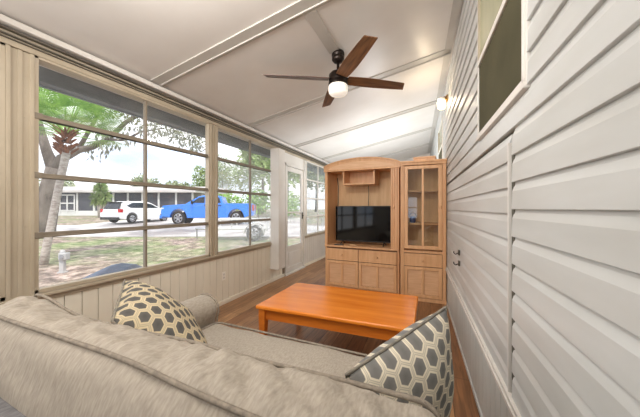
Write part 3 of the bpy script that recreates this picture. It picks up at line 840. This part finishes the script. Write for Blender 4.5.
# ------------------------------------------------------------------ vehicles
def arc(cx, cz, r, n=9, a0=PI, a1=0): return [(cx+r*math.cos(a0+(a1-a0)*i/n), cz+r*math.sin(a0+(a1-a0)*i/n)) for i in range(n+1)]
def wheel(root, x, y, r, w, s):
    o = MB().lathe([(r*.62, -w/2), (r*.94, -w/2), (r, -w*.32), (r, w*.32), (r*.94, w/2), (r*.62, w/2)], (x, y, r), 24, axis='y').build('wheel', M['tyre'], root, True)
    h_ = MB(); yy = y + s*(w/2-.01)
    h_.lathe([(r*.16, -.02), (r*.16, .025)], (x, yy, r), 12, axis='y')
    for k in range(6):
        a = 2*PI*k/6; c_, s2 = math.cos(a), math.sin(a)
        pts = [(x+c_*r*.1, yy, r+s2*r*.1), (x+c_*r*.6, yy, r+s2*r*.6)]
        h_.tube(pts, .05, 6)
    h_.tube([(x+math.cos(2*PI*k/20)*r*.6, yy, r+math.sin(2*PI*k/20)*r*.6) for k in range(20)], .03, 6, closed=True)
    h_.build('rim', M['rim'], o, True)
def cabin(root, poly, zb, zt, wb, wt, name, m, bev=.05):
    """poly: side outline; half-width runs from wb at zb to wt at zt"""
    def hw(z): return wb+(wt-wb)*(z-zb)/(zt-zb)
    n = len(poly); mb = MB()
    vs = [(x, -hw(z), z) for x, z in poly] + [(x, hw(z), z) for x, z in poly]
    mb.add(vs, [tuple(range(n)), tuple(range(n, 2*n))[::-1]] + [(i, n+i, n+(i+1) % n, (i+1) % n) for i in range(n)])
    return mb.build(name, m, root, bevel=bev), hw
def sidewin(root, polys, hw):
    for p in polys:
        for s in (-1, 1):
            n = len(p); mb = MB()
            vs = [(x, s*(hw(z)+.012), z) for x, z in p] + [(x, s*(hw(z)-.02), z) for x, z in p]
            mb.add(vs, [tuple(range(n)), tuple(range(n, 2*n))[::-1]] + [(i, (i+1) % n, n+(i+1) % n, n+i) for i in range(n)])
            mb.build('side_window', M['carglass'], root)
# pickup (local: +x is the nose)
TT_ = 18.8
tp = site(212, TT_); tp.z += .012
trk = empty('pickup_truck', tp, PSI+PI+math.radians(9), 'bright blue crew cab pickup truck parked across the street', 'pickup truck')
WR = .42; fx, rx = 1.98, -1.85; trk.scale = (.93, 1, 1.07)
body = [(3.05, .52), (3.1, .75), (3.08, 1.02), (2.98, 1.16), (1.45, 1.27), (1.3, 1.30), (-.95, 1.30), (-.98, 1.30), (-3.0, 1.30), (-3.05, 1.25), (-3.08, .55), (-2.6, .50)] + arc(rx, .42, .55) + [(-1.2, .42), (1.35, .42)] + [] + arc(fx, .42, .55) + [(2.6, .48)]
cabin(trk, body, .3, 1.3, .98, .95, 'body', M['carblue'], .06)
cab, hw = cabin(trk, [(1.55, 1.26), (.72, 1.72), (.45, 1.79), (-.55, 1.80), (-.82, 1.74), (-.98, 1.27)], 1.26, 1.8, .93, .74, 'cab', M['carblue'], .05)
sidewin(trk, [[(1.18, 1.33), (.66, 1.67), (.30, 1.71), (.28, 1.33)], [(.20, 1.33), (.22, 1.71), (-.52, 1.71), (-.70, 1.65), (-.80, 1.33)]], hw)
w_ = MB(); w_.add([(1.50, -.80, 1.33), (1.50, .80, 1.33), (.78, .68, 1.72), (.78, -.68, 1.72)], [(0,1,2,3)]); w_.build('windscreen', M['carglass'], trk)
for (x, a) in ((fx, 1), (rx, 1)):
    for s in (-1, 1): wheel(trk, x, s*.86, WR, .27, s)
MB().box(3.06, 3.15, -.62, .62, .62, 1.0).build('grille', M['black'], trk, bevel=.03)
MB().box(3.02, 3.2, -.95, .95, .40, .60).build('front_bumper', M['carblue'], trk, bevel=.05)
for s in (-1, 1):
    MB().box(2.88, 3.11, s*.80-.16, s*.80+.16, .88, 1.06).build('head_lamp', M['headlamp'], trk, bevel=.03)
    MB().box(-3.1, -2.95, s*.9-.08, s*.9+.08, .85, 1.22).build('tail_lamp', M['red'], trk, bevel=.02)
    m_ = MB().rbox((1.05, s*1.09, 1.36), (.12, .24, .2), .04, 6); m_.build('wing_mirror', M['black'], trk, True)
    for x in (.2, -.75): MB().box(x-.1, x+.1, s*.985-.02, s*.985+.02, 1.16, 1.20).build('door_handle', M['black'], trk)
MB().box(-3.2, -3.02, -.95, .95, .45, .62).build('rear_bumper', M['chrome'], trk, bevel=.04)
MB().box(-2.95, -1.05, -.82, .82, 1.29, 1.315).build('bed_floor', M['black'], trk)
# white hatchback
cp = site(140, 20.4); cp.z += .012
car = empty('hatchback_car', cp, PSI+math.radians(74), 'white hatchback car with black rear glass parked by the porch', 'car')
WR = .33; fx, rx = 1.33, -1.33
body = [(2.2, .3), (2.26, .55), (2.1, .78), (1.3, .98), (.9, 1.0), (-2.0, 1.02), (-2.16, .95), (-2.24, .6), (-2.2, .34), (-1.75, .28)] + arc(rx, .32, .42) + [(-.88, .22), (.88, .22)] + arc(fx, .32, .42) + [(1.8, .26)]
cabin(car, body, .2, 1.02, .89, .86, 'body', M['carwhite'], .06)
cb_, hw = cabin(car, [(1.2, .98), (.35, 1.42), (-.1, 1.53), (-1.2, 1.52), (-1.85, 1.40), (-2.05, 1.0)], .98, 1.53, .84, .62, 'cabin', M['carwhite'], .05)
sidewin(car, [[(.85, 1.05), (.32, 1.34), (-.2, 1.43), (-.25, 1.05)], [(-.33, 1.05), (-.28, 1.43), (-1.15, 1.42), (-1.65, 1.2), (-1.4, 1.06)]], hw)
q = MB(); q.add([(-2.13, -.72, .98), (-2.13, .72, .98), (-1.90, .60, 1.42), (-1.90, -.60, 1.42)], [(3,2,1,0)]); q.add([(-2.16, -.72, .80), (-2.16, .72, .80), (-2.13, .72, .98), (-2.13, -.72, .98)], [(3,2,1,0)])
q.build('rear_window', M['carglass'], car)
q = MB(); q.add([(1.17, -.74, 1.03), (1.17, .74, 1.03), (.38, .64, 1.42), (.38, -.64, 1.42)], [(0,1,2,3)]); q.build('windscreen', M['carglass'], car)
MB().box(-1.98, -1.7, -.6, .6, 1.41, 1.46).build('spoiler', M['black'], car, bevel=.02)
MB().box(-2.29, -2.12, -.82, .82, .26, .44).build('rear_bumper', M['black'], car, bevel=.04)
for s in (-1, 1):
    MB().box(-2.22, -1.98, s*.78-.10, s*.78+.10, .74, .98).build('tail_lamp', M['red'], car, bevel=.03)
    MB().box(1.85, 2.18, s*.72-.12, s*.72+.12, .66, .80).build('head_lamp', M['headlamp'], car, bevel=.03)
    for x in (fx, rx): wheel(car, x, s*.80, WR, .2, s)
# small white trailer behind the hazy panes
tl_p = site(243, 11.5); tl_p.z += 0
trl = empty('utility_trailer', tl_p, PSI+math.radians(6), 'white utility trailer seen hazily past the window beside the casing', 'trailer')
MB().box(-1.1, 1.1, -.55, .55, .42, .50).build('bed', M['housewhite'], trl, bevel=.02)
rl = MB()
for s in (-.52, .52):
    rl.tube([(-1.05, s, .85), (1.05, s, .85)], .025); 
    for x in (-1.05, -.35, .35, 1.05): rl.tube([(x, s, .5), (x, s, .85)], .022)
rl.build('side_rail', M['housewhite'], trl)
for s in (-1, 1): wheel(trl, .55, s*.68, .30, .18, s)
for s in (-1, 1):
    fd = [(.55+.40*math.cos(PI*i/10), .30+.40*math.sin(PI*i/10)) for i in range(11)]; fd += [(.55+.36*math.cos(PI*i/10), .30+.36*math.sin(PI*i/10)) for i in range(10, -1, -1)]
    MB().prism(fd, 'y', s*.68-.12, s*.68+.12).build('fender', M['housewhite'], trl)
MB().tube([(-1.1, -.4, .45), (-1.9, 0, .45), (-1.1, .4, .45)], .035).tube([(-1.85, 0, .45), (-1.85, 0, 0)], .03).build('tow_bar', M['chrome'], trl)

# ------------------------------------------------------------------ utility box post and tarp
up = site(62.5, 5.9)
ut = empty('utility_post', up, PSI+.1, 'short pale utility post with a meter box on the leaf littered ground', 'utility post')
MB().box(-.045, .045, -.04, .04, 0, .40).box(-.07, .07, -.06, .06, 0, .03).build('post', M['postwhite'], ut, bevel=.008)
mb_ = MB().box(-.03, .12, -.08, .05, .29, .43).build('meter_box', M['postwhite'], ut, bevel=.012)
MB().lathe([(.045, -.02), (.04, .0)], (.05, -.09, .36), 16, axis='y').build('meter_face', M['rim'], mb_)
MB().lathe([(.05, .40), (.05, .45), (.03, .49), (.005, .50)], (0, 0, 0), 14).build('cap', M['postwhite'], ut, True)
tpz = site(122, 3.95)
tpo = MB(); n = 16; vs = []; fs = []
for i in range(n+1):
    for j in range(n+1):
        a, b_ = -1+2*i/n, -1+2*j/n
        hgt = max(0, 1-max(abs(a*.95), abs(b_))) 
        z = .60*min(1, hgt*1.08+.10*math.cos(a*9)*hgt*(1-hgt)) + .02*noise.noise(Vector((a*3, b_*3, .5)))*(hgt > 0)
        vs.append((a*1.15, b_*.6, z))
for i in range(n):
    for j in range(n): fs.append((i*(n+1)+j, (i+1)*(n+1)+j, (i+1)*(n+1)+j+1, i*(n+1)+j+1))
tpo.add(vs, fs)
to = tpo.build('tarp', M['tarp'], None, False, loc=tpz, rotz=PSI)
tag(to, 'blue grey tarp draped in a low peak on the ground outside', 'tarp')

# ------------------------------------------------------------------ trees
def leaf_quads(mb, c, rad, n, size, droop=0, mi=0):
    for _ in range(n):
        while True:
            p = Vector((random.uniform(-1,1), random.uniform(-1,1), random.uniform(-1,1)))
            if p.length < 1: break
        p = p * (.45+.55*random.random())**.3
        q = Vector(c) + Vector((p.x*rad[0], p.y*rad[1], p.z*rad[2]))
        a = Vector((random.gauss(0,1), random.gauss(0,1), random.gauss(0,.6)-droop)).normalized()
        b = a.cross(Vector((random.gauss(0,1), random.gauss(0,1), random.gauss(0,1)))).normalized()
        s = size*random.uniform(.6, 1.4)
        mb.add([q-a*s, q+b*s*.42, q+a*s, q-b*s*.42], [(0,1,2,3)], mi)
def tree(u, t_, height, rad, n, size, m, label, name='tree', group='background trees', base=.25, tilt=0):
    p = site(u, t_); r = empty(name, p, 0, label, 'tree', group)
    MB().tube([(0,0,-.1), (.1,.05,height*.3), (tilt,.1,height*.62)], [rad*.07, rad*.055, rad*.03], 8).build('trunk', M['bark'], r, True)
    mb = MB(); k = 7
    for i in range(k):
        a = 2*PI*i/k; rr = rad*.52*random.uniform(.6, 1.1)
        z = height*(base + (1-base)*random.uniform(.25, .8))
        leaf_quads(mb, (rr*math.cos(a), rr*math.sin(a), z), (rad*.55, rad*.55, height*.24), n//(k+1), size)
    leaf_quads(mb, (0, 0, height*.72), (rad*.6, rad*.6, height*.3), n//(k+1), size)
    mb.build('foliage', m, r); return r
BG = [(146, 46, 6.0, 2.6, 'leaf3', 'pale round tree rising behind the porch roof above the white car'),
      (180, 48, 5.0, 2.6, 'leaf3', 'small pale tree past the right end of the porch roof'),
      (205, 50, 8.0, 2.8, 'leaf2', 'sunlit tree behind the dividing post between the two big windows'),
      (222, 60, 13, 3.4, 'leaf2', 'tall tree standing behind the cab of the blue truck'),
      (250, 47, 11.5, 3.6, 'leaf2', 'leafy tree behind the bed of the blue truck'),
      (262, 32, 9.5, 3.0, 'leaf3', 'dense tree right of the blue truck bed, against the white casing'),
      (286, 26, 8.0, 3.0, 'leaf2', 'tree seen through the glass of the white door'),
      (316, 37, 9.0, 3.0, 'leaf3', 'pale tree seen through the frosted window past the door'),
      (60, 46, 6.0, 3.4, 'leaf3', 'pale tree behind the left end of the porch roof')]
for (u, t_, hh_, rd, m, lab) in BG: tree(u, t_, hh_, rd, 1500, .30, M[m], lab)
for (u, t_, hh_, rd, lab) in ((258, 25, 2.6, 1.2, 'bright green shrub just right of the truck tail'), (285, 24, 2.4, 1.6, 'bright green shrub low behind the white door glass'), (228, 29, 2.4, 2.2, 'bright green hedge shrub showing above the truck bed')):
    p = site(u, t_); r = empty('shrub', p, 0, lab, 'shrub', 'shrubs behind the truck')
    MB().tube([(0,0,-.05), (0,0,hh_*.5)], .06, 6).build('stem', M['bark'], r)
    mb = MB(); leaf_quads(mb, (0,0,hh_*.55), (rd, rd, hh_*.5), 900, .16); mb.build('foliage', M['frond'], r)
# big oak
ot_ = 12.0
op = site(43, ot_)
oak = empty('oak_tree', op, 0, 'large forked oak with mottled grey trunk beside the palm', 'tree')
def O(u, v, dt=0): return site(u, ot_+dt, v=v)-op
MB().tube([O(40, 246), O(42, 228), O(47, 205), O(52, 185), O(56, 168)], [.52, .46, .40, .37, .33], 12).build('trunk', M['bark'], oak, True)
br1 = MB(); br1.tube([O(55, 172), O(47, 152), O(41, 132), O(34, 105), O(20, 70)], [.27, .20, .16, .12, .08], 8); br1.build('limb', M['bark'], oak, True)
br1 = MB(); br1.tube([O(55, 172), O(62, 158), O(78, 150), O(92, 147), O(108, 139), O(126, 122), O(150, 108), O(185, 85)], [.25, .2, .15, .13, .11, .09, .07, .04], 8); br1.build('limb', M['bark'], oak, True)
br1 = MB(); br1.tube([O(108, 139), O(125, 140), O(140, 132), O(162, 128)], [.07, .05, .04, .02], 6); br1.tube([O(78, 150), O(95, 120), O(110, 88)], [.1, .07, .04], 6); br1.build('limb', M['bark'], oak, True)
lv = MB()
for (u, v, ru, rv, n_) in ((150, 118, 1.6, .7, 420), (178, 125, 1.3, .8, 420), (198, 132, 1.0, .9, 360), (120, 100, 1.6, .8, 500), (85, 85, 1.6, .9, 500), (60, 70, 1.8, 1.0, 500), (200, 95, 1.6, .9, 500), (165, 85, 1.8, .9, 500), (30, 80, 1.5, 1.0, 400), (225, 105, 1.2, .8, 300)):
    leaf_quads(lv, O(u, v, random.uniform(-1, 1)), (ru, ru, rv), int(n_*1.6), .062, .3)
lv.build('foliage', M['leaf'], oak)
for (u, v, n_) in ((95, 156, 22), (112, 148, 30), (128, 140, 30), (150, 136, 40), (175, 142, 40), (195, 148, 40), (100, 140, 20)):
    ms = MB(); leaf_quads(ms, O(u, v-3, random.uniform(-.6, .6)), (.5, .5, .45), n_, .12, 3); ms.build('hanging_moss', M['moss'], oak)
# palm
pt_ = 6.75
pp = site(43.5, pt_)
palm = empty('palm_tree', pp, 0, 'fan palm with slim pale leaning trunk and bright green fronds', 'palm tree')
def Pm(u, v, dt=0): return site(u, pt_+dt, v=v)-pp
MB().tube([Pm(43, 268), Pm(46, 250), Pm(51, 225), Pm(57, 195), Pm(63, 168), Pm(67, 150)], [.10, .085, .08, .078, .08, .085], 10).build('trunk', M['palmbark'], palm, True)
hc = Pm(66, 143)
bo = MB()
for i in range(40):
    a = random.uniform(0, 2*PI); z = random.uniform(-.26, .26)
    r0 = Vector((math.cos(a)*.07, math.sin(a)*.07, z)); r1 = Vector((math.cos(a)*.24, math.sin(a)*.24, z+.14))
    bo.tube([hc+r0, hc+r1], [.045, .018], 5)
bo.build('boots', M['boot'], palm)
def frond(parent, a, el, L):
    d = Vector((math.cos(a)*math.cos(el), math.sin(a)*math.cos(el), math.sin(el)))
    side = d.cross(Vector((0,0,1))).normalized(); nrm = side.cross(d).normalized()
    b0 = hc + Vector((0,0,.2)); pts = [b0 + d*L*.0, b0 + d*L*.3, b0 + d*L*.55 + Vector((0,0,-.02))]
    mb = MB(); mb.tube(pts, [.016, .012, .008], 5)
    base = pts[-1]
    n = 40
    for i in range(n):
        t = -1.9 + 3.8*i/(n-1)
        dd = (d*math.cos(t) + side*math.sin(t)).normalized()
        l = L*.62*(.75+.25*math.cos(t))
        mid = base + dd*l*.6 + nrm*(-.03); end = base + dd*l + Vector((0,0,-.16*l-.10*abs(t)*l*.4))
        wv = dd.cross(nrm).normalized()*.014
        mb.add([base, mid+wv, end, mid-wv], [(0,1,2,3)])
    mb.build('frond', M['frond'], parent)
for i in range(27):
    a = i*2.399 + .3; el = [1.25, .95, .7, .5, .3, .12][i % 6] + random.uniform(-.1, .1)
    frond(palm, a, el, random.uniform(1.1, 1.75))
# yucca by the porch
yp = site(101, 25.5)
yu = empty('yucca_tree', yp, 0, 'many stemmed yucca tree in front of the porch screens', 'tree')
st_ = MB(); hd = []
for (dx, dy, hx_, h_) in ((-.2, 0, -.6, 2.1), (.0, .1, -.25, 2.7), (.1, -.1, .3, 2.5), (.25, .1, .65, 2.0), (.1, 0, .05, 2.0), (0, 0, .05, 2.9), (.2, 0, -.55, 1.5), (.2, 0, .6, 1.5), (-.1, .2, -.1, 1.6)):
    st_.tube([(dx, dy, -.05), ((dx+hx_)/2, dy, h_*.55), (hx_, dy, h_)], [.13, .09, .07], 7); hd.append((hx_, dy, h_))
st_.build('stem', M['palmbark'], yu, True)
lf = MB()
for c_ in hd:
    for _ in range(110):
        d = Vector((random.gauss(0,1), random.gauss(0,1), random.gauss(.25,.8))).normalized(); L = random.uniform(.45, .75)
        w0 = d.cross(Vector((random.random(), random.random(), 1))).normalized()*.04
        c0 = Vector(c_); lf.add([c0-w0, c0+w0, c0+d*L*.6+w0*.9+Vector((0,0,-.02)), c0+d*L+Vector((0,0,-.15)), c0+d*L*.6-w0*.9], [(0,1,2,3,4)])
lf.build('foliage', M['leaf2'], yu)

# ------------------------------------------------------------------ light, sky, camera
w = bpy.data.worlds.new('sky'); SC.world = w; w.use_nodes = True
n = w.node_tree; bg = n.nodes['Background']
tc = n.nodes.new('ShaderNodeTexCoord'); mp = n.nodes.new('ShaderNodeMapping'); mp.inputs['Scale'].default_value = (1, 1, 2.5)
nz = n.nodes.new('ShaderNodeTexNoise'); nz.inputs['Scale'].default_value = 2.2; nz.inputs['Detail'].default_value = 6
cr = n.nodes.new('ShaderNodeValToRGB'); cr.color_ramp.elements[0].position = .30; cr.color_ramp.elements[1].position = .52
cr.color_ramp.elements[0].color = lin((176,206,242)); cr.color_ramp.elements[1].color = lin((250,250,252))
n.links.new(tc.outputs['Generated'], mp.inputs[0]); n.links.new(mp.outputs[0], nz.inputs[0]); n.links.new(nz.outputs[0], cr.inputs[0]); n.links.new(cr.outputs[0], bg.inputs['Color'])
bg.inputs['Strength'].default_value = 1.7
def light(name, kind, loc, energy, col=(1,1,1), size=.2, rot=None, size_y=None):
    l = bpy.data.lights.new(name, kind); l.energy = energy; l.color = col
    if kind == 'POINT': l.shadow_soft_size = size
    if kind == 'AREA':
        l.size = size
        if size_y: l.shape = 'RECTANGLE'; l.size_y = size_y
    o = bpy.data.objects.new(name, l); COL.objects.link(o); o.location = loc
    if rot: o.rotation_euler = rot
    return o
s = light('sun', 'SUN', (5, -8, 20), 3.3, (1, .95, .87)); s.data.angle = math.radians(1.5)
s.rotation_euler = Vector((-.45, .45, -.95)).to_track_quat('-Z', 'Y').to_euler()
light('fill_light_rear', 'AREA', (-1.68, -.75, 2.1), 46, (1, .975, .945), 1.7, (math.radians(114), 0, 0), 1.2)  # added fill light behind the camera, no fixture there
light('fill_light_far', 'AREA', (-.95, 6.3, 1.0), 62, (.86, .94, 1), 1.2, (PI, 0, 0), 2.2)  # added uplight hidden behind the cabinets to brighten the far ceiling
d_ = (Vector((-.9, 4.6, .6)) - Vector((-1.2, .9, 2.8))).to_track_quat('-Z', 'Y').to_euler()
light('fill_light_cabinet', 'AREA', (-1.2, .9, 2.8), 36, (1, .97, .93), 1.1, d_, .7)  # added fill above the frame, brightens cabinets, table and floor
d_ = (Vector((-2.7, 3.2, .9)) - Vector((-.5, .2, 2.9))).to_track_quat('-Z', 'Y').to_euler()
light('fill_light_side', 'AREA', (-.5, .2, 2.85), 22, (1, .97, .93), .9, d_, .6)  # added fill above the frame, aimed at the left wall
light('fill_light_door', 'POINT', (-.6, 5.6, 1.7), 30, (.95, .98, 1), .15)  # added point fill hidden behind the cabinets, lifts the door area
light('wall_lamp_bulb', 'POINT', WL + Vector((-.13, -.02, -.02)), 9, (1, .82, .58), .05)
cam = bpy.data.cameras.new('camera'); co = bpy.data.objects.new('camera', cam); COL.objects.link(co)
co.location = (0, 0, H); co.rotation_euler = (PI/2, 0, PSI); cam.sensor_width = 36; cam.lens = F/640*36; cam.clip_start = .02; cam.clip_end = 400
SC.camera = co
SC.view_settings.view_transform = 'Standard'
SC.view_settings.look = 'None'
SC.view_settings.exposure = 0
